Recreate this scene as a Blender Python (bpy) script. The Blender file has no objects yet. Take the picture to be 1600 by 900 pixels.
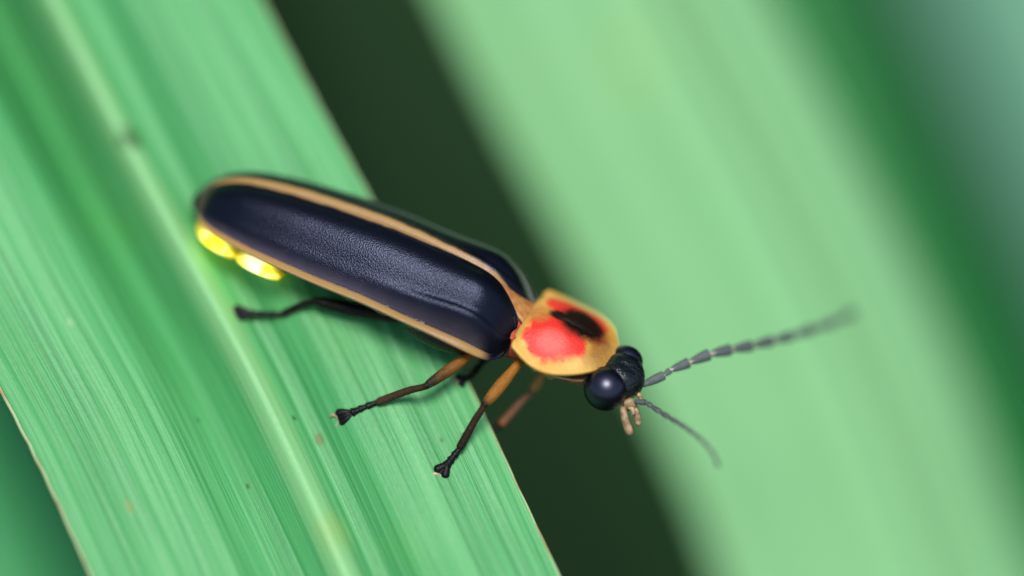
import bpy, bisect, math, random
from mathutils import Vector, noise as mnoise

# 1 Blender unit = 1 cm (macro scene)
scene = bpy.context.scene
scene.unit_settings.scale_length = 0.01
R = math.radians

# ------------------------------------------------------------------ camera
PITCH = R(42)
DIST = 14.0            # cm from lens to focus plane
WID = 2.8              # cm seen across the frame at the focus plane
PX = WID / 1600.0      # cm per photo pixel in the focus plane
H = 14.0               # height of the insect above the ground
P0 = Vector((0, 0, H))
FWD = Vector((0, math.cos(PITCH), -math.sin(PITCH)))
UP = Vector((0, math.sin(PITCH), math.cos(PITCH)))
RT = Vector((1, 0, 0))
cam_d = bpy.data.cameras.new('camera')
cam = bpy.data.objects.new('camera', cam_d)
scene.collection.objects.link(cam)
cam.location = P0 - FWD * DIST
cam.rotation_euler = (math.pi / 2 - PITCH, 0, 0)
cam_d.sensor_width = 36
cam_d.lens = 36 * DIST / WID
cam_d.clip_start = 0.05
cam_d.clip_end = 20000
cam_d.dof.use_dof = True
cam_d.dof.focus_distance = DIST
cam_d.dof.aperture_fstop = cam_d.lens * 1e-3 / 1.9      # 1.9 cm wide entrance pupil
scene.camera = cam

# ------------------------------------------------------------------ light
def scr(x, y, z):                       # direction given as right / up / towards viewer
    return RT * x + UP * y - FWD * z
SUN_FROM = scr(0.05, 0.45, 0.88).normalized()
el = math.asin(SUN_FROM.z)
az = math.atan2(SUN_FROM.x, SUN_FROM.y)
world = bpy.data.worlds.new('World')
scene.world = world
world.use_nodes = True
wn = world.node_tree
for n in list(wn.nodes):
    wn.nodes.remove(n)
sky = wn.nodes.new('ShaderNodeTexSky')
sky.sky_type = 'NISHITA'
sky.sun_disc = False
sky.sun_elevation = el
sky.sun_rotation = az
sky.air_density = 1.0
sky.dust_density = 1.0
bg = wn.nodes.new('ShaderNodeBackground')
bg.inputs['Strength'].default_value = 0.055
wo = wn.nodes.new('ShaderNodeOutputWorld')
wn.links.new(sky.outputs[0], bg.inputs[0])
wn.links.new(bg.outputs[0], wo.inputs[0])
sun_d = bpy.data.lights.new('sun', 'SUN')
sun_d.energy = 1.5
sun_d.angle = R(22)
sun_d.color = (1.0, 0.97, 0.92)
sun = bpy.data.objects.new('sun', sun_d)
scene.collection.objects.link(sun)
sun.location = P0 + SUN_FROM * 60
sun.rotation_euler = SUN_FROM.to_track_quat('Z', 'Y').to_euler()

scene.view_settings.view_transform = 'Standard'
scene.view_settings.look = 'None'
scene.view_settings.gamma = 1
scene.view_settings.exposure = 1.5
scene.cycles.use_denoising = True
scene.cycles.max_bounces = 8
scene.cycles.filter_width = 1.5

# ------------------------------------------------------------------ helpers
col = scene.collection
rnd = random.Random(7)

def at(px, py, z=0.0):
    """photo pixel + distance towards the viewer (in photo pixels) -> place in the scene"""
    dep = DIST - z * PX
    k = dep / DIST
    return cam.location + FWD * dep + RT * ((px - 800) * PX * k) + UP * ((450 - py) * PX * k)

def mesh_obj(name, verts, faces, mat, parent=None, uvs=None, smooth=True):
    org = Vector((0, 0, 0))
    if parent is not None:
        p = parent
        while p is not None:
            org = org + p.location
            p = p.parent
    me = bpy.data.meshes.new(name)
    me.from_pydata([tuple(Vector(v) - org) for v in verts], [], faces)
    if uvs is not None:
        lay = me.uv_layers.new(name='UVMap')
        for lp in me.loops:
            lay.data[lp.index].uv = uvs[lp.vertex_index]
    me.materials.append(mat)
    if smooth:
        me.polygons.foreach_set('use_smooth', [True] * len(me.polygons))
    me.update()
    o = bpy.data.objects.new(name, me)
    col.objects.link(o)
    if parent is not None:
        o.parent = parent
    return o

def empty(name, loc):
    o = bpy.data.objects.new(name, None)
    o.empty_display_size = 0.2
    o.location = loc
    col.objects.link(o)
    return o

def tag(o, label=None, cat=None, group=None, kind=None):
    for k, v in (('label', label), ('category', cat), ('group', group), ('kind', kind)):
        if v:
            o[k] = v
    return o

def catmull(pts, n):
    """sample n points along a Catmull-Rom curve through pts (any dimension tuples)"""
    pts = [tuple(p) for p in pts]
    m = len(pts) - 1
    out = []
    for i in range(n):
        t = i / (n - 1) * m
        k = min(int(t), m - 1)
        f = t - k
        p1, p2 = pts[k], pts[k + 1]
        p0 = pts[k - 1] if k > 0 else tuple(2 * a - b for a, b in zip(p1, p2))
        p3 = pts[k + 2] if k + 2 <= m else tuple(2 * a - b for a, b in zip(p2, p1))
        out.append(tuple(0.5 * (2 * b + (c - a) * f + (2 * a - 5 * b + 4 * c - d) * f * f + (-a + 3 * b - 3 * c + d) * f ** 3)
                         for a, b, c, d in zip(p0, p1, p2, p3)))
    return out

def lerp_table(tab, x):
    """monotone cubic through a table of (x, y)"""
    n = len(tab)
    if x <= tab[0][0]: return tab[0][1]
    if x >= tab[-1][0]: return tab[-1][1]
    k = 0
    while x > tab[k + 1][0]: k += 1
    def slope(i):
        if i <= 0 or i >= n - 1:
            j = 0 if i <= 0 else n - 2
            return (tab[j + 1][1] - tab[j][1]) / (tab[j + 1][0] - tab[j][0])
        h0 = tab[i][0] - tab[i - 1][0]; h1 = tab[i + 1][0] - tab[i][0]
        d0 = (tab[i][1] - tab[i - 1][1]) / h0; d1 = (tab[i + 1][1] - tab[i][1]) / h1
        if d0 * d1 <= 0: return 0.0
        return 3 * (h0 + h1) / ((2 * h1 + h0) / d0 + (h1 + 2 * h0) / d1)
    (x0, y0), (x1, y1) = tab[k], tab[k + 1]
    h = x1 - x0; t = (x - x0) / h
    return ((2 * t ** 3 - 3 * t * t + 1) * y0 + (t ** 3 - 2 * t * t + t) * h * slope(k)
            + (3 * t * t - 2 * t ** 3) * y1 + (t ** 3 - t * t) * h * slope(k + 1))

def grid_faces(n, m, closed=False, base=0):
    f = []
    for i in range(n - 1):
        for j in range(m if closed else m - 1):
            j2 = (j + 1) % m
            f.append((base + i * m + j, base + i * m + j2, base + (i + 1) * m + j2, base + (i + 1) * m + j))
    return f

def tube_data(pts, radii, nseg=14, samples=None, flat=None, up=None):
    """swept tube along pts; radii per point, flat = (ratio across, ratio through) per point"""
    k = len(pts)
    samples = samples or (k - 1) * 6 + 1
    data = catmull([tuple(p) + (r,) + (tuple(flat[i]) if flat else (1.0, 1.0)) for i, (p, r) in enumerate(zip(pts, radii))], samples)
    P = [Vector(d[:3]) for d in data]
    verts, uvs = [], []
    upv = Vector(up) if up is not None else None
    prev = None
    for i, p in enumerate(P):
        t = (P[min(i + 1, samples - 1)] - P[max(i - 1, 0)]).normalized()
        ref = upv if upv is not None else (prev if prev is not None else (-FWD))
        b = t.cross(ref)
        if b.length < 1e-6:
            b = t.cross(RT)
        b.normalize()
        nn = b.cross(t).normalized()
        prev = nn
        r = max(data[i][3], 1e-5)
        for j in range(nseg):
            a = 2 * math.pi * j / nseg
            verts.append(p + b * (math.cos(a) * r * data[i][4]) + nn * (math.sin(a) * r * data[i][5]))
            uvs.append((i / (samples - 1), j / nseg))
    faces = grid_faces(samples, nseg, True)
    c0 = len(verts); verts.append(P[0]); uvs.append((0, 0))
    c1 = len(verts); verts.append(P[-1]); uvs.append((1, 0))
    for j in range(nseg):
        j2 = (j + 1) % nseg
        faces.append((c0, j2, j))
        faces.append((c1, (samples - 1) * nseg + j, (samples - 1) * nseg + j2))
    return verts, faces, uvs

def tube(name, pts, radii, mat, parent, **kw):
    v, f, u = tube_data(pts, radii, **kw)
    return mesh_obj(name, v, f, mat, parent, u)

# ------------------------------------------------------------------ node helper
class Mat:
    def __init__(s, name):
        s.m = bpy.data.materials.new(name)
        s.m.use_nodes = True
        s.t = s.m.node_tree
        s.p = s.t.nodes['Principled BSDF']
        s.out = s.t.nodes['Material Output']
    def n(s, kind, **kw):
        nd = s.t.nodes.new(kind)
        for k, v in kw.items():
            if k in nd.inputs.keys() if isinstance(k, str) else False:
                pass
            setattr(nd, k, v)
        return nd
    def l(s, a, b):
        s.t.links.new(a, b)
    def uv(s):
        if not hasattr(s, '_uv'):
            s._uv = s.t.nodes.new('ShaderNodeUVMap').outputs[0]
        return s._uv
    def sep(s, vec):
        nd = s.t.nodes.new('ShaderNodeSeparateXYZ'); s.l(vec, nd.inputs[0]); return nd.outputs
    def obj(s):
        return s.t.nodes.new('ShaderNodeTexCoord').outputs['Object']
    def scale(s, vec, sc, loc=(0, 0, 0)):
        nd = s.t.nodes.new('ShaderNodeMapping'); s.l(vec, nd.inputs[0])
        nd.inputs['Scale'].default_value = sc; nd.inputs['Location'].default_value = loc
        return nd.outputs[0]
    def noise(s, vec, scale, detail=3, rough=0.5):
        nd = s.t.nodes.new('ShaderNodeTexNoise'); s.l(vec, nd.inputs['Vector'])
        nd.inputs['Scale'].default_value = scale; nd.inputs['Detail'].default_value = detail
        nd.inputs['Roughness'].default_value = rough
        return nd.outputs['Fac']
    def voro(s, vec, scale):
        nd = s.t.nodes.new('ShaderNodeTexVoronoi'); s.l(vec, nd.inputs['Vector'])
        nd.inputs['Scale'].default_value = scale
        return nd.outputs['Distance']
    def math(s, op, a, b=None, c=None, clamp=False):
        nd = s.t.nodes.new('ShaderNodeMath'); nd.operation = op; nd.use_clamp = clamp
        for i, v in enumerate((a, b, c)):
            if v is None: continue
            if isinstance(v, (int, float)): nd.inputs[i].default_value = v
            else: s.l(v, nd.inputs[i])
        return nd.outputs[0]
    def step(s, x, lo, hi):           # smooth 0..1 between lo and hi
        nd = s.t.nodes.new('ShaderNodeMapRange'); nd.interpolation_type = 'SMOOTHSTEP'
        s.l(x, nd.inputs['Value'])
        nd.inputs['From Min'].default_value = lo; nd.inputs['From Max'].default_value = hi
        return nd.outputs[0]
    def mix(s, f, a, b, mode='MIX'):
        nd = s.t.nodes.new('ShaderNodeMix'); nd.data_type = 'RGBA'; nd.blend_type = mode
        for i, v in ((0, f), (6, a), (7, b)):
            if isinstance(v, (int, float)): nd.inputs[i].default_value = v
            elif isinstance(v, tuple): nd.inputs[i].default_value = v + (1,) if len(v) == 3 else v
            else: s.l(v, nd.inputs[i])
        return nd.outputs[2]
    def ramp(s, x, stops):
        nd = s.t.nodes.new('ShaderNodeValToRGB'); s.l(x, nd.inputs[0])
        cr = nd.color_ramp
        while len(cr.elements) < len(stops): cr.elements.new(0.5)
        for e, (p, c) in zip(cr.elements, stops):
            e.position = p; e.color = c + (1,)
        return nd.outputs[0]
    def bump(s, h, strength, dist, normal=None):
        nd = s.t.nodes.new('ShaderNodeBump'); s.l(h, nd.inputs['Height'])
        nd.inputs['Strength'].default_value = strength; nd.inputs['Distance'].default_value = dist
        if normal is not None: s.l(normal, nd.inputs['Normal'])
        return nd.outputs[0]
    def set(s, **kw):
        for k, v in kw.items():
            k = k.replace('_', ' ')
            inp = s.p.inputs[k]
            if isinstance(v, (int, float)): inp.default_value = v
            elif isinstance(v, tuple): inp.default_value = v + (1,) if len(v) == 3 and inp.type == 'RGBA' else v
            else: s.l(v, inp)
        return s

# ------------------------------------------------------------------ materials
def leaf_material(name, base, pale, deep, rib=(0.30, 0.50, 0.20), fine=1.0, spots=False, trans=0.25, spec=0.5):
    """uv.x = distance from the midrib in cm, uv.y = distance along the leaf in cm"""
    M = Mat(name)
    uv = M.uv()
    x, y, _ = M.sep(uv)
    broad = M.noise(M.scale(uv, (7.0, 0.35, 1)), 1.0, 3, 0.55)
    lines = M.noise(M.scale(uv, (62.0, 0.5, 1)), 1.0, 2, 0.6)
    veins = M.noise(M.scale(uv, (17.0, 0.25, 1), (3.1, 0, 0)), 1.0, 2, 0.5)
    hair = M.noise(M.scale(uv, (135.0, 0.9, 1), (1.7, 0, 0)), 1.0, 2, 0.6)
    patch = M.noise(M.scale(uv, (3.0, 2.0, 1)), 1.0, 4, 0.6)
    c = M.mix(M.step(broad, 0.22, 0.78), base, pale)
    c = M.mix(M.math('MULTIPLY', M.step(veins, 0.55, 0.70), 0.38), c, deep)
    c = M.mix(M.math('MULTIPLY', M.step(lines, 0.54, 0.62), 0.38 * fine), c, deep)
    c = M.mix(M.math('MULTIPLY', M.step(hair, 0.54, 0.64), 0.40 * fine), c, deep)
    c = M.mix(M.math('MULTIPLY', M.step(patch, 0.56, 0.72), 0.30), c, (base[0] * 1.5, base[1] * 1.08, base[2] * 0.75))
    ax = M.math('ABSOLUTE', x)
    c = M.mix(M.math('MULTIPLY', M.step(ax, 0.046, 0.014), 0.85), c, rib)
    if spots:
        for (sx, sy, r, colr, amt) in spots:
            dx = M.math('SUBTRACT', x, sx); dy = M.math('SUBTRACT', y, sy)
            d = M.math('SQRT', M.math('ADD', M.math('POWER', M.math('ABSOLUTE', dx), 2.0), M.math('POWER', M.math('ABSOLUTE', M.math('MULTIPLY', dy, 0.6)), 2.0)))
            d = M.math('ADD', d, M.math('MULTIPLY', M.math('SUBTRACT', M.noise(uv, 45, 2), 0.5), r * 1.2))
            c = M.mix(M.math('MULTIPLY', M.step(d, r * 1.2, r * 0.2), amt), c, colr)
    grain = M.noise(M.scale(uv, (90.0, 45.0, 1)), 1.0, 2, 0.7)
    h = M.math('ADD', M.math('MULTIPLY', lines, 1.0), M.math('MULTIPLY', grain, 0.30))
    h = M.math('ADD', h, M.math('MULTIPLY', veins, 1.5))
    h = M.math('ADD', h, M.math('MULTIPLY', hair, 0.6))
    nrm = M.bump(h, 0.5 * fine, 0.008)
    rough = M.math('ADD', 0.40, M.math('MULTIPLY', grain, 0.2))
    M.set(Base_Color=c, Roughness=rough, Normal=nrm)
    M.p.inputs['Specular IOR Level'].default_value = spec
    tr = M.n('ShaderNodeBsdfTranslucent')
    M.l(M.mix(1.0, c, (1.0, 1.0, 0.45), 'MULTIPLY'), tr.inputs['Color'])
    mx = M.n('ShaderNodeMixShader')
    mx.inputs[0].default_value = trans
    M.l(M.p.outputs[0], mx.inputs[1]); M.l(tr.outputs[0], mx.inputs[2])
    M.l(mx.outputs[0], M.out.inputs['Surface'])
    return M.m

G_BASE, G_PALE, G_DEEP = (0.062, 0.35, 0.098), (0.13, 0.47, 0.165), (0.015, 0.18, 0.042)
M_LEAF2 = leaf_material('leaf_pale_green', (0.25, 0.57, 0.24), (0.30, 0.63, 0.29), (0.18, 0.49, 0.17), rib=(0.30, 0.62, 0.28), fine=0.2)
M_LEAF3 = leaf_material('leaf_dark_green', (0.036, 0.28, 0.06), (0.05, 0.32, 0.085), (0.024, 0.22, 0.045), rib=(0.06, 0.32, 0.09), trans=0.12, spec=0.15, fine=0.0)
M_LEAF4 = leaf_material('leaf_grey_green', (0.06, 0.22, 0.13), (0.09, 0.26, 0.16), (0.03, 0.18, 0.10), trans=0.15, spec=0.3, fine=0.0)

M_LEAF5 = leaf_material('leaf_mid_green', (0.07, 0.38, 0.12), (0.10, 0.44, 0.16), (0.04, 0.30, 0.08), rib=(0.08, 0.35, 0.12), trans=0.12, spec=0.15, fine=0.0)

def margin_material():
    M = Mat('leaf_margin')
    uv = M.uv()
    n1 = M.noise(M.scale(uv, (1, 9, 1)), 1.0, 3)
    c = M.mix(M.step(n1, 0.48, 0.68), (0.38, 0.50, 0.24), (0.34, 0.22, 0.09))
    M.set(Base_Color=c, Roughness=0.5)
    return M.m
M_MARGIN = margin_material()

def ground_material():
    M = Mat('dark_soil')
    o = M.obj()
    n1 = M.noise(o, 0.35, 5, 0.6)
    n2 = M.noise(o, 3.0, 4, 0.6)
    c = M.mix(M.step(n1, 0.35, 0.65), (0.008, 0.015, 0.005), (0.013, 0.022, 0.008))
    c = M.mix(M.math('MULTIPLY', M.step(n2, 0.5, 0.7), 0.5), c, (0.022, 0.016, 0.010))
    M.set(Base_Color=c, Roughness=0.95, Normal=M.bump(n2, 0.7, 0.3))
    M.p.inputs['Specular IOR Level'].default_value = 0.1
    return M.m
M_GROUND = ground_material()

def moss_material():
    M = Mat('ground_cover_green')
    o = M.obj()
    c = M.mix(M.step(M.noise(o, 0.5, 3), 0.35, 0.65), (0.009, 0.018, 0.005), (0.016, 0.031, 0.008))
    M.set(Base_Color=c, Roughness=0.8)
    M.p.inputs['Specular IOR Level'].default_value = 0.15
    return M.m
M_COVER = moss_material()

TAN = (0.31, 0.18, 0.055)
def elytron_material():
    """uv.x 0 at the suture .. 1 at the outer margin, uv.y = distance from the front in photo pixels / 530"""
    M = Mat('wing_cover_black')
    uv = M.uv()
    x, y, _ = M.sep(uv)
    o = M.obj()
    wob = M.math('MULTIPLY', M.math('SUBTRACT', M.noise(o, 28, 3), 0.5), 0.03)
    xw = M.math('ADD', x, wob)
    pebble = M.noise(o, 240, 2, 0.6)
    pits = M.voro(o, 260)
    fine = M.noise(o, 420, 2, 0.7)
    black = M.mix(M.step(pebble, 0.35, 0.7), (0.0008, 0.0012, 0.002), (0.002, 0.0025, 0.005))
    # purple brown band before the margin
    c = M.mix(M.math('MULTIPLY', M.math('MULTIPLY', M.step(xw, 0.74, 0.93), M.step(y, 0.02, 0.07)), 0.85), black, (0.105, 0.085, 0.105))
    c = M.mix(M.math('MULTIPLY', M.step(xw, 0.89, 0.935), M.step(y, 0.01, 0.05)), c, TAN)
    stripe = M.step(M.math('SUBTRACT', xw, M.math('MULTIPLY', M.step(y, 0.05, 0.5), 0.022)), 0.090, 0.055)
    groove = M.step(M.math('SINE', M.math('MULTIPLY', x, 150.0)), 0.3, 0.9)
    tan = M.mix(M.math('MULTIPLY', groove, 0.25), TAN, (0.24, 0.12, 0.04))
    tan = M.mix(M.math('MULTIPLY', fine, 0.35), tan, (0.40, 0.25, 0.09))
    c = M.mix(stripe, c, tan)
    tail = M.math('MULTIPLY', M.step(y, 0.955, 0.99), 0.35)
    c = M.mix(tail, c, (0.16, 0.10, 0.06))
    h = M.math('ADD', M.math('MULTIPLY', pebble, 1.0), M.math('MULTIPLY', pits, 0.9))
    h = M.math('ADD', h, M.math('MULTIPLY', fine, 0.25))
    nrm = M.bump(h, 0.22, 0.004)
    M.set(Base_Color=c, Roughness=0.30, Normal=nrm)
    M.p.inputs['Specular Tint'].default_value = (0.58, 0.64, 1.0, 1)
    M.p.inputs['Specular IOR Level'].default_value = 0.36
    M.p.inputs['Sheen Weight'].default_value = 0.42
    M.p.inputs['Sheen Roughness'].default_value = 0.2
    M.p.inputs['Sheen Tint'].default_value = (0.95, 0.88, 0.95, 1)
    return M.m
M_ELY = elytron_material()

def pronotum_material():
    """uv.x = -1 rear .. 1 front (stored 0..1), uv.y = -1 far side .. 1 near side (stored 0..1)"""
    M = Mat('shield_yellow_red')
    uv = M.uv()
    x, y, _ = M.sep(uv)
    o = M.obj()
    x = M.math('MULTIPLY_ADD', x, 2.0, -1.0)
    y = M.math('MULTIPLY_ADD', y, 2.0, -1.0)
    w1 = M.math('MULTIPLY', M.math('SUBTRACT', M.noise(o, 20, 4, 0.6), 0.5), 0.75)
    w2 = M.math('MULTIPLY', M.math('SUBTRACT', M.noise(o, 60, 3), 0.5), 0.30)
    fine = M.noise(o, 260, 2, 0.7)
    def blob(cx, cy, rx, ry, lo, hi, w):
        dx = M.math('DIVIDE', M.math('SUBTRACT', x, cx), rx)
        dy = M.math('DIVIDE', M.math('SUBTRACT', y, cy), ry)
        d = M.math('SQRT', M.math('ADD', M.math('MULTIPLY', dx, dx), M.math('MULTIPLY', dy, dy)))
        return M.step(M.math('ADD', d, w), hi, lo)
    yellow = M.mix(M.step(M.noise(o, 14, 3), 0.35, 0.65), (0.58, 0.31, 0.05), (0.64, 0.38, 0.09))
    brown = blob(0.64, 0.10, 0.40, 0.62, 0.2, 1.1, w1)
    c = M.mix(M.math('MULTIPLY', brown, M.math('ADD', 0.40, M.math('MULTIPLY', fine, 0.6))), yellow, (0.16, 0.06, 0.012))
    red = M.math('MAXIMUM', M.math('MAXIMUM', blob(-0.32, 0.37, 0.66, 0.54, 0.74, 1.0, w1), blob(0.12, 0.40, 0.34, 0.30, 0.6, 1.05, w1)), blob(-0.10, -0.36, 0.76, 0.44, 0.72, 1.02, w1))
    c = M.mix(red, c, (0.66, 0.028, 0.016))
    pink = blob(-0.28, 0.50, 0.46, 0.28, 0.3, 1.0, w2)
    c = M.mix(M.math('MULTIPLY', pink, 0.6), c, (0.80, 0.14, 0.11))
    orange = blob(-0.78, 0.05, 0.28, 0.30, 0.4, 1.1, w2)
    c = M.mix(M.math('MULTIPLY', orange, 0.8), c, (0.42, 0.15, 0.03))
    dark0 = M.math('MAXIMUM', blob(0.08, -0.12, 0.58, 0.38, 0.62, 1.05, w2), blob(-0.38, -0.06, 0.34, 0.15, 0.5, 1.1, w2))
    c = M.mix(M.math('MULTIPLY', M.math('MAXIMUM', blob(0.08, -0.12, 0.66, 0.46, 0.6, 1.1, w1), 0.0), 0.7), c, (0.25, 0.018, 0.010))
    dark = dark0
    c = M.mix(dark, c, M.mix(fine, (0.003, 0.001, 0.001), (0.014, 0.007, 0.003)))
    bl = M.math('ADD', M.math('MULTIPLY', fine, 0.6), M.noise(o, 110, 2))
    M.set(Base_Color=c, Roughness=0.40, Normal=M.bump(bl, 0.45, 0.006), Specular_IOR_Level=M.math('MULTIPLY_ADD', dark, -0.22, 0.36))
    M.p.inputs['Subsurface Weight'].default_value = 0.25
    M.p.inputs['Subsurface Radius'].default_value = (1.0, 0.45, 0.2)
    M.p.inputs['Subsurface Scale'].default_value = 0.015
    return M.m
M_PRO = pronotum_material()

def simple(name, colr, rough, spec=0.5, var=0.3, nscale=60, bump=0.3, bd=0.004, coat=0.0, dark=None):
    M = Mat(name)
    o = M.obj()
    n = M.noise(o, nscale, 3, 0.6)
    d = dark or tuple(c * (1 - var) for c in colr)
    c = M.mix(M.step(n, 0.3, 0.7), d, colr)
    M.set(Base_Color=c, Roughness=rough, Normal=M.bump(M.noise(o, nscale * 2.5, 2, 0.6), bump, bd))
    M.p.inputs['Specular IOR Level'].default_value = spec
    M.p.inputs['Coat Weight'].default_value = coat
    return M
M_HEAD = simple('head_black', (0.003, 0.005, 0.006), 0.28, 0.6, nscale=40, bump=0.5, bd=0.008).m
M_EYE = simple('eye_black', (0.001, 0.001, 0.003), 0.34, 0.85, nscale=220, bump=0.06, bd=0.003).m
bpy.data.materials['eye_black'].node_tree.nodes['Principled BSDF'].inputs['Specular Tint'].default_value = (0.72, 0.74, 1.0, 1)
M_ANT = simple('antenna_grey', (0.080, 0.098, 0.092), 0.6, 0.4, nscale=90, bump=0.5).m
M_JOINT = simple('joint_pale', (0.42, 0.38, 0.28), 0.6).m
M_PALP = simple('palp_tan', (0.40, 0.27, 0.14), 0.55, dark=(0.16, 0.09, 0.04)).m
M_FOOT = simple('foot_black', (0.003, 0.003, 0.0035), 0.42, 0.2, nscale=120).m
M_CLAW = simple('claw_pale', (0.50, 0.40, 0.24), 0.5, dark=(0.16, 0.08, 0.03)).m
M_SCUT = simple('scutellum_orange', (0.40, 0.20, 0.05), 0.5, dark=(0.30, 0.09, 0.02), nscale=40).m
M_FLAP = simple('flap_pink_tan', (0.62, 0.30, 0.17), 0.5, dark=(0.45, 0.24, 0.10), nscale=30).m

def leg_material(name, stops, rough=0.4):
    M = Mat(name)
    o = M.obj()
    x, y, _ = M.sep(M.uv())
    w = M.math('MULTIPLY', M.math('SUBTRACT', M.noise(o, 40, 3), 0.5), 0.12)
    c = M.ramp(M.math('ADD', x, w), stops)
    c = M.mix(M.math('MULTIPLY', M.step(M.noise(o, 170, 2, 0.7), 0.5, 0.7), 0.18), c, (0.02, 0.012, 0.008))
    M.set(Base_Color=c, Roughness=rough, Normal=M.bump(M.noise(o, 200, 2), 0.6, 0.005))
    M.p.inputs['Specular IOR Level'].default_value = 0.14
    return M.m
OR, BR, BK = (0.28, 0.105, 0.010), (0.034, 0.018, 0.007), (0.005, 0.004, 0.003)
M_LEG_F = leg_material('leg_orange_to_dark', [(0.0, OR), (0.34, (0.25, 0.10, 0.014)), (0.47, BR), (0.53, BK), (0.60, BR), (1.0, BK)])
M_LEG_M = leg_material('leg_orange_brown', [(0.0, OR), (0.22, (0.22, 0.085, 0.012)), (0.36, BR), (0.52, BK), (0.62, BR), (1.0, (0.05, 0.028, 0.014))])
M_LEG_D = leg_material('leg_dark', [(0.0, BR), (0.3, BK), (1.0, (0.008, 0.006, 0.005))])
M_LEG_R = leg_material('leg_red_brown', [(0.0, (0.45, 0.28, 0.05)), (0.3, (0.38, 0.2, 0.05)), (0.42, (0.10, 0.06, 0.04)), (0.8, (0.13, 0.06, 0.03)), (1.0, (0.30, 0.10, 0.03))])

def body_material():
    M = Mat('body_segments')
    o = M.obj()
    x, y, _ = M.sep(M.uv())     # x 0 = tail .. 1 = neck
    n = M.noise(o, 45, 3)
    c = M.ramp(x, [(0.0, (0.010, 0.008, 0.007)), (0.55, (0.014, 0.010, 0.008)), (0.76, (0.018, 0.011, 0.007)),
                   (0.785, (0.16, 0.05, 0.012)), (0.81, (0.48, 0.05, 0.02)), (0.86, (0.40, 0.06, 0.022)), (1.0, (0.40, 0.19, 0.07))])
    c = M.mix(M.math('MULTIPLY', M.step(n, 0.45, 0.7), 0.5), c, (0.03, 0.015, 0.01))
    M.set(Base_Color=c, Roughness=0.4, Normal=M.bump(M.noise(o, 130, 2), 0.5, 0.004))
    return M.m
M_BODY = body_material()

def lantern_material():
    M = Mat('lantern_glow')
    o = M.obj()
    x, y, _ = M.sep(M.uv())
    core = M.math('MULTIPLY', M.step(x, 0.0, 0.35), M.step(x, 1.0, 0.6))
    c = M.mix(core, (0.66, 0.50, 0.01), (0.80, 0.72, 0.03))
    M.set(Base_Color=c, Roughness=0.4)
    hot = M.step(M.noise(o, 16, 2), 0.40, 0.62)
    e = M.mix(core, (0.55, 0.42, 0.0), M.mix(hot, (0.92, 0.86, 0.01), (1.0, 1.0, 0.50)))
    M.l(e, M.p.inputs['Emission Color'])
    M.l(M.math('MULTIPLY_ADD', core, 0.52, 0.10), M.p.inputs['Emission Strength'])
    return M.m
M_LANT = lantern_material()

# ------------------------------------------------------------------ ground
def build_ground():
    n = 60
    v, f = [], []
    for i in range(n):
        for j in range(n):
            a = (i / (n - 1) * 2 - 1); b = (j / (n - 1) * 2 - 1)
            x = math.copysign(abs(a) ** 3.2, a) * 6000; y = math.copysign(abs(b) ** 3.2, b) * 6000
            z = 0.5 * mnoise.noise(Vector((x * 0.15, y * 0.15, 0))) if max(abs(x), abs(y)) < 60 else 0
            v.append((x, y, z))
    f = grid_faces(n, n)
    f = [tuple(reversed(q)) for q in f]
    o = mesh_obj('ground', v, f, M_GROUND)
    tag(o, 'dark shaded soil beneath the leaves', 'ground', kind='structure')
build_ground()

def build_cover():
    v, f = [], []
    for k in range(4200):
        x = rnd.uniform(-26, 26); y = rnd.uniform(-14, 60)
        h = rnd.uniform(1.2, 3.2); w = rnd.uniform(0.08, 0.2)
        a = rnd.uniform(0, 6.28); ln = rnd.uniform(0.2, 1.4); b = rnd.uniform(0, 6.28)
        b0 = len(v)
        for i in range(4):
            t = i / 3
            c = Vector((x + math.cos(b) * ln * t * t, y + math.sin(b) * ln * t * t, -0.5 + (h + 0.5) * t * (1 - 0.25 * t)))
            s = Vector((math.cos(a), math.sin(a), 0)) * (w * (1 - t) ** 0.6 + 0.004)
            v += [c - s, c + s]
        for i in range(3):
            f.append((b0 + 2 * i, b0 + 2 * i + 1, b0 + 2 * i + 3, b0 + 2 * i + 2))
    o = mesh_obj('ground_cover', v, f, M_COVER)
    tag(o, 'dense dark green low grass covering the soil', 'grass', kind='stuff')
build_cover()

def build_sky_screen():  # added out of view to block sky light from the far side
    """unseen screen of tall grass, added to darken reflections of the far sky"""
    v, f = [], []
    for k in range(2200):
        x = rnd.uniform(-80, 80); y = rnd.uniform(24, 70)
        h = rnd.uniform(45, 90); w = rnd.uniform(0.5, 1.3)
        a = rnd.uniform(-0.9, 0.9); ln = rnd.uniform(1, 12); b = rnd.uniform(0.2, 2.9)
        b0 = len(v)
        for i in range(7):
            t = i / 6
            c = Vector((x + math.cos(b) * ln * t * t, y + math.sin(b) * ln * t * t, -0.5 + (h + 0.5) * t * (1 - 0.2 * t)))
            s = Vector((math.cos(a), math.sin(a), 0)) * (w * (1 - t) ** 0.5 + 0.01)
            v += [c - s, c + s]
        for i in range(6):
            f.append((b0 + 2 * i, b0 + 2 * i + 1, b0 + 2 * i + 3, b0 + 2 * i + 2))
    o = mesh_obj('added_grass_screen', v, f, M_COVER)
    tag(o, 'added unseen bank of tall grass screening the far sky', 'grass', kind='stuff')
build_sky_screen()

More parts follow.
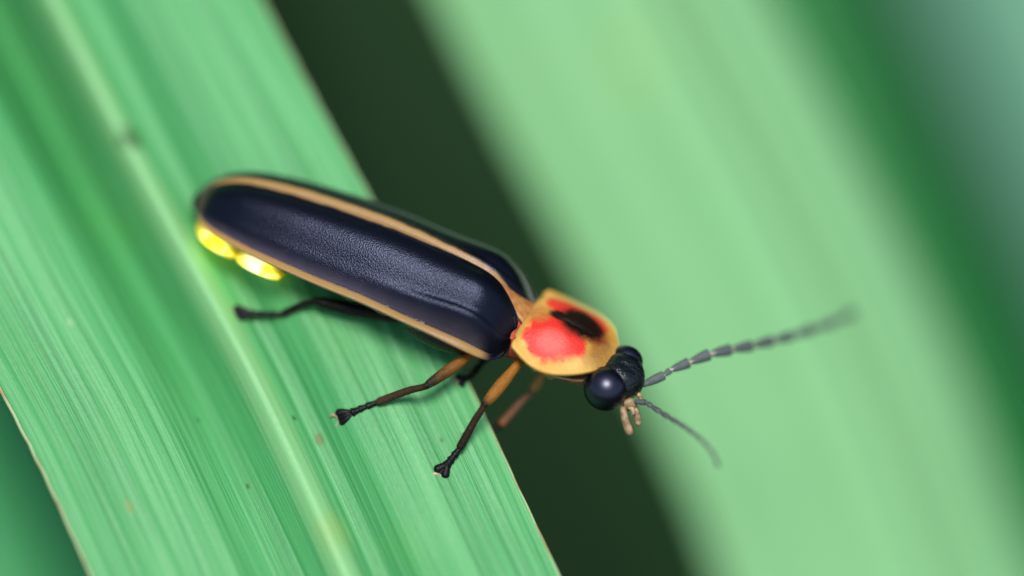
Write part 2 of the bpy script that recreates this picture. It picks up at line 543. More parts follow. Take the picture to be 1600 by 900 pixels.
# ------------------------------------------------------------------ leaf ribbons
def ribbon(name, ctrl, hints, halfw, profile, mat, label, n=140, m=160, taper=(0.0, 1.0), margin=True, thick=0.012, group='broad strap leaves of the plant', jag=0.004, flip=False):
    """ctrl: centre line points; hints: surface direction per point; halfw: (left,right) cm"""
    data = catmull([tuple(p) + tuple(h) for p, h in zip(ctrl, hints)], n)
    P = [Vector(d[:3]) for d in data]
    root = empty(name, P[0])
    tag(root, label, 'leaf', group)
    length = [0.0]
    for i in range(1, n):
        length.append(length[-1] + (P[i] - P[i - 1]).length)
    L = length[-1]
    v, uvs = [], []
    edges = {0: [], 1: []}
    for i in range(n):
        T = (P[min(i + 1, n - 1)] - P[max(i - 1, 0)]).normalized()
        N = Vector(data[i][3:6])
        N = (N - T * N.dot(T)).normalized()
        B = N.cross(T)
        if flip: B = -B
        s = length[i] / L
        wl = 1.0
        if s < taper[0]: wl = 0.30 + 0.70 * math.sin(s / taper[0] * math.pi / 2)
        if s > taper[1]: wl = max(0.015, (1 - ((s - taper[1]) / (1 - taper[1])) ** 1.7))
        for j in range(m):
            u = j / (m - 1) * 2 - 1
            d = u * (halfw[1] if u > 0 else halfw[0]) * wl
            if j in (0, m - 1):
                d += math.copysign(jag * (mnoise.noise(Vector((length[i] * 9, j, 0)))), d)
            h = profile(d / wl, length[i]) * wl
            q = P[i] + B * d + N * h
            v.append(q); uvs.append((d, length[i]))
            if j == 0: edges[0].append((q, B, N))
            if j == m - 1: edges[1].append((q, -B, N))
    fcs = grid_faces(n, m)
    if flip: fcs = [tuple(reversed(k)) for k in fcs]
    blade = mesh_obj('blade', v, fcs, mat, root, uvs)
    # give the sheet a body
    sm = blade.modifiers.new('thickness', 'SOLIDIFY'); sm.thickness = thick; sm.offset = -1
    if margin:
        for e in (0, 1):
            vv, uu = [], []
            mw = 0.012
            for i, (q, b, N) in enumerate(edges[e]):
                N = N.normalized()
                for a, c in ((-0.4, -0.7), (-0.5, 0.1), (0.1, 0.42), (0.9, 0.25), (1.0, -0.6)):
                    vv.append(q + b * (a * mw) + N * (c * mw)); uu.append((a, length[i]))
            fs = grid_faces(n, 5)
            if e == 1: fs = [tuple(reversed(k)) for k in fs]
            mesh_obj('margin', vv, fs, M_MARGIN, root, uu)
    return root, P, data

def ctrl_leaf(pts, head, tail, nrm):
    return head + pts + tail

# --- main leaf, carries the insect
def zleaf(py):
    return -(700 - py) * 0.36 - 16
def prof_main(d, s):
    p = d / PX
    h = 17 * math.exp(-(p / 17.0) ** 2)                       # raised midrib
    up = 1.0 / (1.0 + math.exp((s - S_MID) * 2.2))             # valley is deeper towards the base
    va = 16 + 150 * up
    if p < 0:
        h += 40 * (abs(p) / 400) ** 1.6 - va * (math.exp(-((p + 80) / 52.0) ** 2) - math.exp(-(80 / 52.0) ** 2))
    else:
        h += 12 * math.exp(-((p - 150) / 90.0) ** 2) - 18 * max(0, (p - 240) / 100) ** 2 - 22 * math.exp(-((p - 58) / 36.0) ** 2)
    corr = 1 - math.exp(-(p / 34.0) ** 2)
    ir = mnoise.noise(Vector((p / 90.0, 3.3, 0)))
    h += corr * (1.5 * (0.6 + ir) * math.sin(p / 8.4 + 1.5 * math.sin(p / 37.0)) + 0.7 * math.sin(p / 4.3 + 2.0 * math.sin(p / 51.0)))
    h += 3.5 * mnoise.noise(Vector((p / 70.0, s * 0.9, 0)))
    return h * PX
S_MID = 12.0
mp = [(-160, -470), (-35, -225), (80, 0), (198, 230), (290, 400), (380, 562), (462, 730), (540, 900), (640, 1130)]
N_MAIN = scr(0.02, 0.34, 0.94)
ctrl = [at(x, y, zleaf(y)) for x, y in mp]
a0, a1 = ctrl[0], ctrl[-1]
dirb = (ctrl[0] - ctrl[1]).normalized()
dirt = (ctrl[-1] - ctrl[-2]).normalized()
head = [Vector((a0.x - 1.9, a0.y + 5.0, -0.4)), Vector((a0.x - 1.8, a0.y + 4.7, a0.z * 0.45)), a0 + dirb * 3.0 + Vector((0, 0.5, -1.0)), a0 + dirb * 1.4 + Vector((0, 0, -0.12))]
tail = [a1 + dirt * 1.0 + Vector((0, 0, -0.15)), a1 + dirt * 2.4 + Vector((0, 0, -0.9)), a1 + dirt * 3.6 + Vector((0.1, 0, -2.2))]
hints = [Vector((0.2, -1, 0.1)), Vector((0.2, -1, 0.2)), scr(0.05, 0.7, 0.7) * 0.5 + N_MAIN * 0.5, N_MAIN] + [N_MAIN] * len(ctrl) + [N_MAIN, N_MAIN + Vector((0, -0.5, 0)), N_MAIN + Vector((0, -1.0, 0))]
_acc = 0.0
_c = [Vector(q) for q in catmull([tuple(p) for p in head + ctrl + tail], 330)]
_best = 1e9
for _i in range(330):
    if _i: _acc += (_c[_i] - _c[_i - 1]).length
    _d = (_c[_i] - at(300, 420, zleaf(420))).length
    if _d < _best: _best, S_MID = _d, _acc
def uv_on_leaf(px, py):
    p = at(px, py, zleaf(py)); acc = 0.0; best = (1e9, 0, 0)
    for i in range(1, 330):
        acc += (_c[i] - _c[i - 1]).length
        d = (p - _c[i]).length
        if d < best[0]: best = (d, i, acc)
    i = best[1]
    bx = N_MAIN.normalized().cross((_c[i] - _c[i - 1]).normalized())
    return (p - _c[i]).dot(bx), best[2]
sp = []
for px, py, r, colr, amt in ((500, 686, 0.016, (0.12, 0.13, 0.015), 0.7), (201, 217, 0.030, (0.03, 0.10, 0.03), 0.75), (385, 748, 0.007, (0.03, 0.04, 0.01), 0.8),
                             (303, 646, 0.006, (0.02, 0.05, 0.03), 0.8), (455, 653, 0.006, (0.03, 0.06, 0.03), 0.8), (205, 805, 0.016, (0.25, 0.27, 0.06), 0.6),
                             (520, 835, 0.045, (0.32, 0.46, 0.09), 0.35), (110, 515, 0.010, (0.3, 0.5, 0.2), 0.6), (690, 690, 0.007, (0.05, 0.08, 0.02), 0.6)):
    ux, uy = uv_on_leaf(px, py)
    sp.append((ux, uy, r, colr, amt))
M_LEAF = leaf_material('leaf_green', G_BASE, G_PALE, G_DEEP, rib=(0.25, 0.55, 0.22), spots=sp)
leaf_main, PM, DM = ribbon('leaf', head + ctrl + tail, hints, (362 * PX, 303 * PX), prof_main, M_LEAF,
                       'broad ribbed green leaf with raised pale midrib carrying the firefly', n=330, m=240, taper=(0.3, 0.84))

# --- pale leaf behind
def prof_back(d, s):
    p = d / PX
    h = 26 * math.exp(-(p / 22.0) ** 2) + 2 * math.sin(p / 22.0)
    h -= (1.4 * max(0, p) + 0.04 * max(0, -p))
    h -= 14 * (p / 330.0) ** 2 if p < 0 else 0
    return h * PX
ZB = -1230
def back_leaf(name, pts, hw, prof, mat, label, nrm, z0, slope, base_off, n=70, m=60, tip=3.5):
    c = [at(x, y, z0 + (y - 450) * slope) for x, y in pts]
    d0 = (c[0] - c[1]).normalized(); d1 = (c[-1] - c[-2]).normalized()
    b0, b1 = c[0], c[-1]
    hd = [Vector((b0.x + base_off[0], b0.y + base_off[1], -0.4)), Vector((b0.x + base_off[0] * 0.9, b0.y + base_off[1] * 0.92, b0.z * 0.5)), b0 + d0 * 1.8 + Vector((0, 0.2, -0.4))]
    tl = [b1 + d1 * 1.2 + Vector((0, 0, -0.2)), b1 + d1 * tip + Vector((0, 0, -1.4))]
    nrm, nr2 = nrm if isinstance(nrm, tuple) else (nrm, nrm)
    q = len(c) + 1
    hs = [Vector((0.2, -1, 0.2))] * 2 + [nrm.lerp(nr2, k / q) for k in range(q + 1)] + [nr2 + Vector((0, -0.6, 0))]
    return ribbon(name, hd + c + tl, hs, hw, prof, mat, label, n=n, m=m, taper=(0.3, 0.82), margin=False)
N_B = scr(-0.10, -0.02, 0.97)
pb = [(1640, 1230), (1485, 900), (1400, 670), (1300, 450), (1190, 235), (1065, 0), (905, -330)]
cb = [at(x, y, -770 - 0.16 * y) for x, y in pb]
db, dt = (cb[0] - cb[1]).normalized(), (cb[-1] - cb[-2]).normalized()
low = cb[0] + db * 2.0
ribbon('leaf', [Vector((low.x + 1.2, low.y + 2.0, -0.4)), Vector((low.x + 1.0, low.y + 1.7, low.z * 0.5)), low] + cb + [cb[-1] + dt * 1.5, cb[-1] + dt * 4.5 + Vector((0, 0, -0.8))],
       [Vector((-0.2, -1, 0.2))] * 2 + [N_B] * (len(cb) + 3), (352 * PX * 1.08, 118 * PX * 1.08), prof_back, M_LEAF2,
       'pale green leaf with soft midrib standing behind the firefly antennae', n=110, m=80, taper=(0.3, 0.8), margin=False, flip=True)
# --- darker leaf at far right
def prof_flat(d, s):
    p = d / PX
    return (-0.0006 * p * p) * PX
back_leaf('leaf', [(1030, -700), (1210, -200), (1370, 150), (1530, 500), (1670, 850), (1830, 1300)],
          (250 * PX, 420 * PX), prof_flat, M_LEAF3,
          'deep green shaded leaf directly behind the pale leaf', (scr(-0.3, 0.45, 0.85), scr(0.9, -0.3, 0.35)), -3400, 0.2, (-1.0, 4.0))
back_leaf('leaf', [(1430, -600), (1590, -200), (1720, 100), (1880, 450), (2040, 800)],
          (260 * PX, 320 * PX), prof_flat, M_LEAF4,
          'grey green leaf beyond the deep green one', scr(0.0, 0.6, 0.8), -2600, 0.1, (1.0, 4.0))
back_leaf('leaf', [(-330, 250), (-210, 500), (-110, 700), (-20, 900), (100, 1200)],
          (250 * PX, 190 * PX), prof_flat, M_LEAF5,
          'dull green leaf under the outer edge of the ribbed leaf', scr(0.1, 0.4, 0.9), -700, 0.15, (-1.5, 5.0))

M_GAP_SHADE = leaf_material('leaf_gap_shade', (0.011, 0.034, 0.010), (0.014, 0.040, 0.013), (0.009, 0.028, 0.008), rib=(0.02, 0.05, 0.016), trans=0.1, spec=0.05, fine=0.0)  # for an added gap leaf, colour darkened to stand for shade
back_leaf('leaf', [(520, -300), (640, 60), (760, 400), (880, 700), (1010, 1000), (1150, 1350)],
          (330 * PX, 360 * PX), prof_flat, M_GAP_SHADE,
          'added leaf with shade in its dark green colour, filling the gap between ribbed and pale leaves', scr(0.05, 0.4, 0.9), -3300, 0.1, (-1.0, 4.0))
# ------------------------------------------------------------------ firefly
A3 = Vector((0.935, -0.345, 0.18)).normalized()              # body axis, tail -> head (right, up, towards viewer)
ROLL = R(52)
zz = (Vector((0, 0, 1)) - A3 * A3.z).normalized()            # direction to the viewer, square to the axis
yy = zz.cross(A3).normalized()                               # up in the picture
N3 = (zz * math.cos(ROLL) + yy * math.sin(ROLL)).normalized()
S3 = (zz * math.sin(ROLL) - yy * math.cos(ROLL)).normalized()   # towards the near side
O3 = Vector((812 - 800, 450 - 470, -25))
def W3(v):                                                   # picture-frame vector (pixels) -> world
    return at(800 + v.x, 450 - v.y, v.z)
def B(x, y, z):                                              # body coordinates (axis, near side, up) -> world
    return W3(O3 + A3 * x + S3 * y + N3 * z)
def Bv(x, y, z):
    return (RT * 1 * (A3.x * x + S3.x * y + N3.x * z) + UP * (A3.y * x + S3.y * y + N3.y * z) - FWD * (A3.z * x + S3.z * y + N3.z * z))

fire = empty('firefly', at(640, 560, zleaf(560)))
tag(fire, 'black firefly with tan edged wing covers and red yellow shield standing on the ribbed leaf', 'firefly')

ZS = [(-545, -16), (-530, -4), (-498, 18), (-448, 35), (-345, 47), (-240, 50), (-130, 42), (-64, 29), (-25, 12), (0, -4), (20, -14)]
YO = [(-530, 0), (-529.5, 14), (-526, 34), (-518, 53), (-505, 67), (-480, 82), (-430, 98), (-360, 109), (-260, 116), (-150, 118), (-70, 114), (-30, 106), (-10, 97), (2, 86), (8, 74), (11, 60)]
YI = [(-530, 0), (-528, 1.5), (-500, 0.8), (-60, 0.8), (-40, 2), (-20, 9), (0, 19), (8, 30), (11, 50)]
def zs(x): return lerp_table(ZS, x)
def dome(v, fr=0.0):
    # cross profile: dome, then a groove, then a flat flange
    e = 0.87
    sp = lambda t: math.log(1 + math.exp((t - 0.41) / 0.085))
    g = (sp(min(v, e)) - sp(0)) / (sp(e) - sp(0)) * 0.92
    if v > e: g = 0.92 + (v - e) / (1 - e) * 0.08
    g += (0.04 + 0.17 * fr) * math.exp(-((v - e + 0.01) / 0.05) ** 2)          # groove
    g -= (0.02 + 0.13 * fr) * math.exp(-((v - 0.74) / 0.065) ** 2)         # costa
    return g
def wing_cover(side):
    n, m = 120, 60
    v, uvs = [], []
    x0, x1 = -530.0, 11.0
    for i in range(n):
        x = x0 + (x1 - x0) * (0.5 - 0.5 * math.cos(math.pi * i / (n - 1)))
        yo, yi = lerp_table(YO, x), lerp_table(YI, x)
        yw = max(yo, 4)
        zb = zs(x)
        front = max(0.0, (x + 60) / 70.0)
        for j in range(m):
            q = j / (m - 1)
            y = yi + (yo - yi) * q
            w = y / yw
            z = zb - 0.62 * yw * dome(min(w, 1.0), max(0.0, min(1.0, (x + 230) / 150.0)))
            # rounded shoulder: drop towards the front edge, swelling just behind it
            z += 15 * math.exp(-((x + 44) / 62.0) ** 2) * math.sin(math.pi * min(1, max(0, q))) ** 0.8
            z -= 18 * front ** 2 * math.sin(math.pi * min(1.0, 0.15 + 0.85 * q)) 
            z -= 2.5 * math.exp(-(q / 0.035) ** 2)            # seam sinks
            z += 1.6 * math.exp(-((q - 0.085) / 0.035) ** 2)   # raised sutural edge
            if x < -470: z -= 8 * ((-470 - x) / 60.0) ** 2 * (1 - q)
            v.append(B(x, side * y, z)); uvs.append((w, -x / 530.0))
    f = grid_faces(n, m)
    if side > 0: f = [tuple(reversed(k)) for k in f]
    o = mesh_obj('wing_cover', v, f, M_ELY, fire, uvs)
    sm = o.modifiers.new('thickness', 'SOLIDIFY'); sm.thickness = 5 * PX; sm.offset = -1
    return o
wing_cover(1)
wing_cover(-1)

# body: abdomen, thorax and neck in one mesh
def loft(name, stations, mat, nseg=28, samples=70, parent=fire, power=0.85):
    """stations: (x, y centre, z centre, half width, half height)"""
    data = catmull(stations, samples)
    v, uvs = [], []
    for i, (x, yc, zc, hw, hh) in enumerate(data):
        hw = max(hw, 0.2); hh = max(hh, 0.2)
        for j in range(nseg):
            a = 2 * math.pi * j / nseg
            ca, sa = math.cos(a), math.sin(a)
            v.append(B(x, yc + math.copysign(abs(ca) ** power, ca) * hw, zc + math.copysign(abs(sa) ** power, sa) * hh))
            uvs.append(((x - data[0][0]) / (data[-1][0] - data[0][0]), j / nseg))
    f = grid_faces(samples, nseg, True)
    c0 = len(v); v.append(B(*data[0][:3])); uvs.append((0, 0))
    c1 = len(v); v.append(B(*data[-1][:3])); uvs.append((1, 0))
    for j in range(nseg):
        j2 = (j + 1) % nseg
        f.append((c0, j2, j)); f.append((c1, (samples - 1) * nseg + j, (samples - 1) * nseg + j2))
    f = [tuple(reversed(k)) for k in f]
    return mesh_obj(name, v, f, mat, parent, uvs)
def mz(x):                                                   # level of the wing cover's outer edge
    return zs(x) - 0.62 * lerp_table(YO, x)
st = [(-528, 0, -24, 6, 4), (-515, 0, -28, 34, 9)]
x = -495.0
while x < -150:                                              # segmented abdomen
    w = lerp_table(YO, x) - 9
    st.append((x, 0, mz(x) - 2, w, 18)); st.append((x + 30, 0, mz(x + 30) - 3, w + 6, 21)); st.append((x + 44, 0, mz(x + 44) - 1, w - 1, 18))
    x += 56
st += [(-150, 0, -48, 96, 34), (-100, 0, -58, 98, 38), (-40, 0, -58, 88, 38), (0, 0, -52, 62, 38), (40, 0, -62, 52, 28), (80, 0, -72, 44, 24), (120, 0, -80, 36, 22), (142, 0, -84, 22, 16)]
loft('body', st, M_BODY, samples=150)

def lantern(x0, x1, grow):
    xs = [x0 + (x1 - x0) * k for k in (0, 0.04, 0.14, 0.32, 0.55, 0.78, 0.92, 0.98, 1.0)]
    sh = (0.30, 0.62, 0.90, 1.02, 1.05, 1.0, 0.90, 0.70, 0.4)
    s = []
    for xx, k in zip(xs, sh):
        w = lerp_table(YO, xx) + grow
        s.append((xx, 0, mz(xx) - 22, w * (0.80 + 0.20 * k), 12.5 * k))
    return loft('lantern_segment', s, M_LANT, samples=30, power=0.8)
lantern(-522, -440, 2)
lantern(-443, -358, 3)
# tail plate
loft('tail_plate', [(-545, 0, -30, 8, 4), (-538, 0, -28, 26, 6), (-520, 0, -22, 44, 8), (-500, 0, -18, 52, 8), (-485, 0, -18, 50, 5)], M_FOOT, samples=24)

# scutellum: small orange triangle between the wing cover fronts
sv = []
sf = []
ns = 10
for i in range(ns):
    x = -44 + 66 * i / (ns - 1)
    hw = 2 + 27 * (i / (ns - 1)) ** 1.1
    for j in range(9):
        q = j / 8 * 2 - 1
        sv.append(B(x, q * hw, zs(x) - 5 + 4 * (1 - q * q) - 3 * (i / (ns - 1))))
sf = [tuple(reversed(k)) for k in grid_faces(ns, 9)]
sc = mesh_obj('scutellum', sv, sf, M_SCUT, fire)
sc.modifiers.new('thickness', 'SOLIDIFY').thickness = 4 * PX

# shield over the thorax
def shield():
    n, m = 60, 61
    XR, XF = 15.0, 170.0
    v, uvs = [], []
    for i in range(n):
        p = -math.cos(math.pi * i / (n - 1))
        k = (p + 1) / 2
        hw = 100 * max(0.0, 1 - k ** 3.0) ** 0.55
        hw *= 1 - 0.22 * max(0, 1 - k / 0.55) ** 1.8 - 0.12 * max(0, 1 - k / 0.07) ** 2
        x = XR + (XF - XR) * k
        for j in range(m):
            q = j / (m - 1) * 2 - 1
            y = q * hw
            yr = y / 93.0
            xx = x + (9 * (1 - yr * yr) * (1 - k) - 6 * (1 - k) * abs(yr) ** 3)
            z = -40 - 20 * k + 29 * (1 - (abs(yr)) ** 2.2) - 14 * max(0, k - 0.45) ** 2 / 0.3 + 9 * math.sin(math.pi * min(1, k * 1.05)) * (1 - yr * yr)
            rim = max(0.0, 1 - min(1.0, (1 - abs(q)) / 0.16)) if hw > 5 else 1.0
            z += 4.5 * rim ** 1.5 * (1 - 0.3 * k) - 3.5 * math.exp(-((1 - abs(q) - 0.24) / 0.12) ** 2) * (1 - k)
            z += 3.5 * math.exp(-((abs(y) - 40) / 18) ** 2) * math.exp(-((k - 0.35) / 0.22) ** 2)    # swollen sides of the disc
            z -= 3.0 * math.exp(-(y / 5.0) ** 2) * math.exp(-((k - 0.4) / 0.25) ** 2)               # median furrow
            z -= 8 * max(0, 1 - k / 0.10) ** 2
            v.append(B(xx, y, z)); uvs.append(((p + 1) / 2, (y / 93.0 + 1) / 2))
    f = [tuple(reversed(k)) for k in grid_faces(n, m)]
    o = mesh_obj('shield', v, f, M_PRO, fire, uvs)
    sm = o.modifiers.new('thickness', 'SOLIDIFY'); sm.thickness = 6 * PX; sm.offset = -1
    return o
pron = shield()
# pink underside flap of the shield on the near side
fl = []
for i in range(16):
    k = i / 15
    x = 34 + 105 * k
    for j in range(6):
        q = j / 5
        dz = 20 * math.sin(math.pi * min(1, max(0.02, k))) ** 0.6 * q
        if 0.42 < k < 0.58: dz += 13 * q * (1 - abs(k - 0.5) / 0.08)
        fl.append(B(x, 84 - 26 * q - 60 * (k - 0.3) ** 2, -44 - 22 * k - dz))
o = mesh_obj('shield_flap', fl, grid_faces(16, 6), M_FLAP, fire)
o.modifiers.new('thickness', 'SOLIDIFY').thickness = 4 * PX

# ---- head
def ellipsoid(name, c, axes, mat, parent, n=24, m=32, warp=None):
    """c world centre; axes three world vectors (semi axes)"""
    v, uvs = [], []
    for i in range(n + 1):
        th = math.pi * i / n
        for j in range(m):
            ph = 2 * math.pi * j / m
            d = Vector((math.sin(th) * math.cos(ph), math.sin(th) * math.sin(ph), math.cos(th)))
            k = warp(d) if warp else 1.0
            v.append(c + (axes[0] * d.x + axes[1] * d.y + axes[2] * d.z) * k); uvs.append((j / m, i / n))
    return mesh_obj(name, v, grid_faces(n + 1, m, True), mat, parent, uvs)
def sv3(x, y, z):
    return (RT * x + UP * y - FWD * z) * PX
EN, EF = Vector((946, 608, 10)), Vector((978, 566, -38))
he = Vector((EN.x - EF.x, -(EN.y - EF.y), EN.z - EF.z)).normalized()      # far eye -> near eye
hf = Vector((0.66, -0.56, 0.10)); hf = (hf - he * hf.dot(he)).normalized()     # face direction
hn = he.cross(hf).normalized()
if hn.y < 0: hn = -hn
def hv(v, k): return sv3(v.x * k, v.y * k, v.z * k)
hc = Vector((969, 589, -14))
def hwarp(d):
    k = 1.0 + 0.12 * max(0, d.y) * (1 - abs(d.x)) - 0.10 * math.exp(-(d.x / 0.25) ** 2) * max(0, d.z)
    return k
head = ellipsoid('head', at(*hc), (hv(he, 45), hv(hf, 36), hv(hn, 33)), M_HEAD, fire, warp=hwarp)
for E, r in ((EN, 34.5), (EF, 27.5)):
    ellipsoid('eye', at(*E), (hv(he, r * 0.97), hv(hf, r), hv(hn, r)), M_EYE, head, n=30, m=40)
# mouth parts
ellipsoid('mouth', at(984, 632, 6), (sv3(11, 3, 2), sv3(-3, 10, 3), sv3(0, 2, 11)), M_PALP, head, n=10, m=12)
tube('palp', [at(974, 636, 12), at(975, 648, 16), at(979, 662, 18), at(984, 676, 18), at(985, 680, 18)], [5 * PX, 5.5 * PX, 6.5 * PX, 6 * PX, 2 * PX], M_PALP, head)
tube('palp', [at(991, 632, 2), at(994, 643, 2), at(996, 655, 2), at(997, 663, 2), at(997, 666, 2)], [4 * PX, 5 * PX, 5.5 * PX, 4.5 * PX, 1.5 * PX], M_PALP, head)
tube('palp', [at(980, 634, 8), at(988, 640, 10), at(990, 648, 10)], [4 * PX, 4 * PX, 2.5 * PX], M_PALP, head)
tube('mandible', [at(996, 615, -6), at(1001, 622, -4), at(997, 630, -2)], [4 * PX, 3.4 * PX, 1.5 * PX], M_PALP, head)

# ---- antennae
def antenna(joints, widths, upd):
    pts = [at(*j) for j in joints]
    core = tube('antenna', pts, [w * 0.36 * PX for w in widths], M_JOINT, fire, nseg=8, samples=len(pts) * 4)
    for i in range(len(pts) - 1):
        a, b = pts[i], pts[i + 1]
        d = b - a
        gap = 0.05 if i else 0.0
        p0, p1 = a + d * gap, b - d * gap
        w = widths[i] * PX; w2 = widths[i + 1] * PX
        if i == 0: rr = (0.45, 0.7, 0.95, 1.0, 0.8)
        elif i == 1: rr = (0.55, 0.7, 0.85, 0.9, 0.7)
        else: rr = (0.50, 0.72, 0.88, 1.0, 0.92)
        ps = [p0 + (p1 - p0) * t for t in (0, 0.25, 0.55, 0.93, 1.0)]
        tube('segment', ps, [w * r for r in rr], M_ANT, core, nseg=12, samples=17, flat=[(1.0, 0.62)] * 5, up=upd)
antenna([(1001, 603, -18), (1038, 586, -24), (1048, 578, -27), (1078, 566, -36), (1110, 553, -47), (1143, 546, -70), (1176, 540, -96), (1208, 532, -126), (1240, 524, -160), (1272, 514, -198), (1304, 503, -240), (1336, 487, -285)],
        [7.5, 6, 8.5, 9.5, 9.5, 9.2, 9, 8.6, 8.4, 8, 7.5, 6.5], -FWD)
antenna([(985, 627, 8), (1009, 629, 18), (1016, 634, 24), (1029, 643, 38), (1043, 652, 52), (1057, 660, 66), (1070, 668, 80), (1083, 677, 92), (1096, 687, 104), (1107, 699, 114), (1117, 713, 122), (1123, 730, 128)],
        [7.5, 7, 7, 7, 6.6, 6.2, 5.8, 5.5, 5.2, 5, 4.6, 4], UP)

# ---- legs
from mathutils.bvhtree import BVHTree
_bl = [c for c in leaf_main.children if c.name.startswith('blade')][0]
LEAFTREE = BVHTree.FromPolygons([v.co + leaf_main.location for v in _bl.data.vertices], [tuple(p.vertices) for p in _bl.data.polygons])
def zsurf(x, y):                                             # height of the leaf surface behind a point
    d = (at(x, y, 0) - cam.location).normalized()
    hit = LEAFTREE.ray_cast(cam.location, d)
    if hit[0] is None: return None
    return (DIST - (hit[0] - cam.location).dot(FWD)) / PX
def zl(x, y, up=0):
    return (x, y, zsurf(x, y) + up)
def leg(coxa, hip, knee, tib, foot, mat, k=1.0, femw=9.4, tibw=5.4, ground=None):
    """each joint = (px, py, towards viewer)"""
    C, Hp, K, T, F = [Vector(j) for j in (coxa, hip, knee, tib, foot)]
    def L(a, b, t): return a + (b - a) * t
    fb = Vector((0.05, 0.4, 0.3)) * 5 * k
    pts = [C, Hp, L(Hp, K, 0.2) , L(Hp, K, 0.55), L(Hp, K, 0.85), L(Hp, K, 0.97), K, L(K, T, 0.10), L(K, T, 0.35) - Vector((0, 2, 0)), L(K, T, 0.7) - Vector((0, 1, 0)), L(K, T, 0.93), T]
    rad = [6, 6.5, femw * 0.80, femw, femw * 0.86, femw * 0.66, 5.2, 5.0, tibw, tibw * 1.08, tibw * 1.12, tibw * 0.7]
    o = tube('leg', [at(*p) for p in pts], [r * k * PX for r in rad], mat, fire, nseg=14, samples=67)
    # five tarsal segments, the fourth lobed, then two claws
    d = (F - T)
    def rest(q, r):
        h = zsurf(q.x, q.y) if ground else None
        return Vector((q.x, q.y, max(q.z, h + r))) if h is not None else q
    segs = [(0.0, 0.26, 5.0), (0.26, 0.46, 5.4), (0.46, 0.66, 6.2)]
    for a, b, w in segs:
        p = [L(T, F, a - 0.02), L(T, F, a + (b - a) * 0.4), L(T, F, b - 0.02), L(T, F, b)]
        tube('tarsus_segment', [at(*rest(q, w * k)) for q in p], [w * 0.75 * k * PX, w * 0.9 * k * PX, w * 1.15 * k * PX, w * 0.6 * k * PX], M_FOOT, o, nseg=10, samples=13)
    side = Vector((-d.y, d.x, 0)).normalized()
    for sgn in (-1, 1):                                        # lobes of the fourth segment
        p = [L(T, F, 0.62), L(T, F, 0.80) + side * sgn * 4.5 * k, L(T, F, 0.95) + side * sgn * 7.5 * k, L(T, F, 1.02) + side * sgn * 9 * k]
        tube('tarsus_lobe', [at(*rest(q, 4 * k)) for q in p], [4.2 * k * PX, 6.0 * k * PX, 6.4 * k * PX, 2.6 * k * PX], M_FOOT, o, nseg=10, samples=15)
    tube('tarsus_segment', [at(*rest(L(T, F, 0.62), 5)), at(*rest(L(T, F, 0.8), 8 * k)), at(*rest(L(T, F, 0.98), 8 * k))], [3.4 * k * PX, 4.0 * k * PX, 4.2 * k * PX], M_FOOT, o, nseg=10, samples=11)
    dn = d.normalized()
    for sgn in (-1, 1):
        e = rest(L(T, F, 0.98), 5 * k)
        p = [e, e + dn * 5 * k + side * sgn * 6.5 * k, e + dn * 9 * k + side * sgn * 8.5 * k + Vector((0, 0, -1)), e + dn * 12 * k + side * sgn * 4.5 * k + Vector((0, 0, -4))]
        tube('claw', [at(*rest(q, 1.5 * k)) for q in p], [2.2 * k * PX, 2.4 * k * PX, 2.2 * k * PX, 0.7 * k * PX], M_CLAW, o, nseg=8, samples=13)
    return o

leg((836, 540, -30), (812, 566, -6), (757, 633, 18), (717, 702, 4), zl(687, 741, 6), M_LEG_F, ground=1, k=1.08)
leg((790, 520, -30), (745, 548, -14), (666, 603, 10), zl(588, 629, 12), zl(529, 654, 6), M_LEG_M, femw=8.6, ground=1, k=1.08)
leg((690, 505, -50), (606, 496, -44), (492, 470, -52), zl(440, 491, 14), zl(366, 490, 8), M_LEG_D, femw=10.5, ground=1)
leg((860, 560, -55), (846, 586, -62), (832, 612, -74), (781, 664, -72), (750, 690, -78), M_LEG_R, femw=9, tibw=6.5)
leg((810, 530, -70), (790, 540, -84), (768, 552, -92), (736, 588, -62), (716, 596, -55), M_LEG_D, femw=8)
leg((690, 480, -110), (655, 472, -112), (600, 452, -102), (560, 432, -96), (520, 425, -94), M_LEG_D, femw=9, k=0.9)

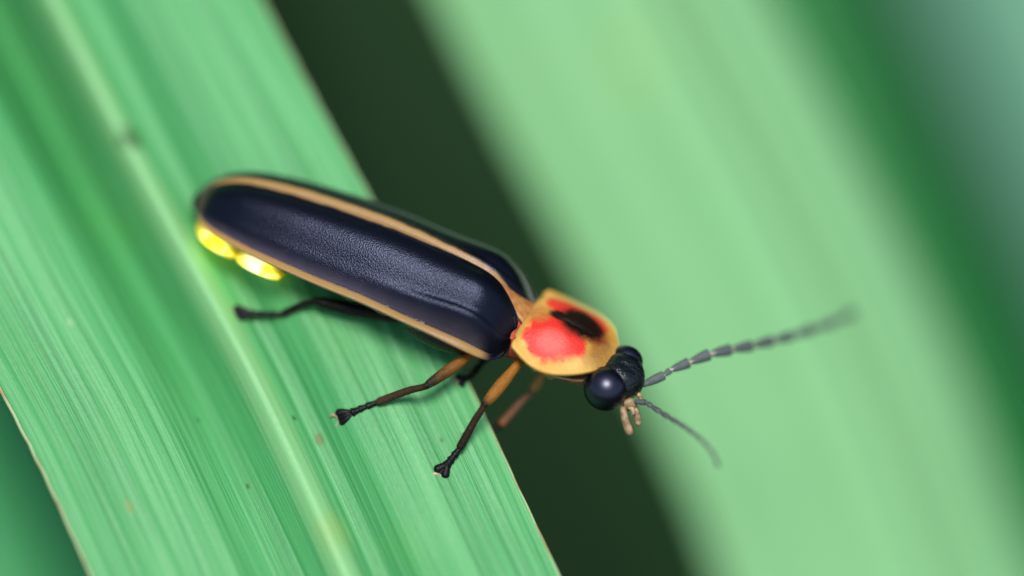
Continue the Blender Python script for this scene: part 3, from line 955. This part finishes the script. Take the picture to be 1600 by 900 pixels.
# ---- fine hair
M_HAIR_G = simple('hair_golden', (0.50, 0.36, 0.16), 0.5).m
M_HAIR_B = simple('hair_brown', (0.10, 0.06, 0.03), 0.5).m
M_HAIR_S = simple('hair_silver', (0.20, 0.19, 0.20), 0.5).m
def hairs(part, count, length, mat, lay=0.6, flow=None, radius=0.7, keep=None):
    me = part.data
    org = Vector((0, 0, 0)); p = part
    while p is not None:
        org = org + p.location; p = p.parent
    vs = me.vertices
    polys = list(me.polygons)
    acc = []; tot = 0.0
    for q in polys:
        tot += q.area; acc.append(tot)
    v, f = [], []
    for _ in range(count):
        q = polys[min(bisect.bisect_left(acc, rnd.random() * tot), len(polys) - 1)]
        n = q.normal.copy()
        ws = [rnd.random() for _k in q.vertices]
        c = Vector((0, 0, 0))
        for wk, vi in zip(ws, q.vertices): c += vs[vi].co * (wk / sum(ws))
        c += org
        fl = (flow if flow is not None else Vector((rnd.gauss(0, 1), rnd.gauss(0, 1), rnd.gauss(0, 1)))).normalized()
        d = (n * (1 - lay) + (fl + Vector((rnd.gauss(0, .35), rnd.gauss(0, .35), rnd.gauss(0, .35)))).normalized() * lay).normalized()
        L = length * rnd.uniform(0.6, 1.25) * PX
        a = d.orthogonal().normalized() * radius * PX
        b = d.cross(a).normalized() * radius * PX
        k = len(v)
        c = c - n * (2.0 * PX)
        mid = c + d * L * 0.55
        tip = c + d * L + fl * (L * 0.12) - n * (L * 0.1)
        v += [c + a, c - a * 0.5 + b * 0.87, c - a * 0.5 - b * 0.87, mid + a * 0.7, mid - a * 0.35 + b * 0.6, mid - a * 0.35 - b * 0.6, tip]
        for i in range(3):
            j = (i + 1) % 3
            f += [(k + i, k + j, k + 3 + j, k + 3 + i), (k + 3 + i, k + 3 + j, k + 6)]
    h = mesh_obj('hair', v, f, mat, part)
    tag(h, kind='stuff')
back = Bv(-1, 0, 0.15)
hairs(pron, 500, 8, M_HAIR_G, 0.75, back, 0.4)
for ch in list(fire.children):
    if ch.name.startswith('leg'):
        hairs(ch, 130, 9, M_HAIR_B, 0.55, None, 0.3)
far = [c for c in fire.children if c.name.startswith('wing_cover')][1]
hairs(far, 2600, 8, M_HAIR_S, 0.72, back, 0.28)
hairs(sc, 120, 12, M_HAIR_G, 0.6, back, 0.5)
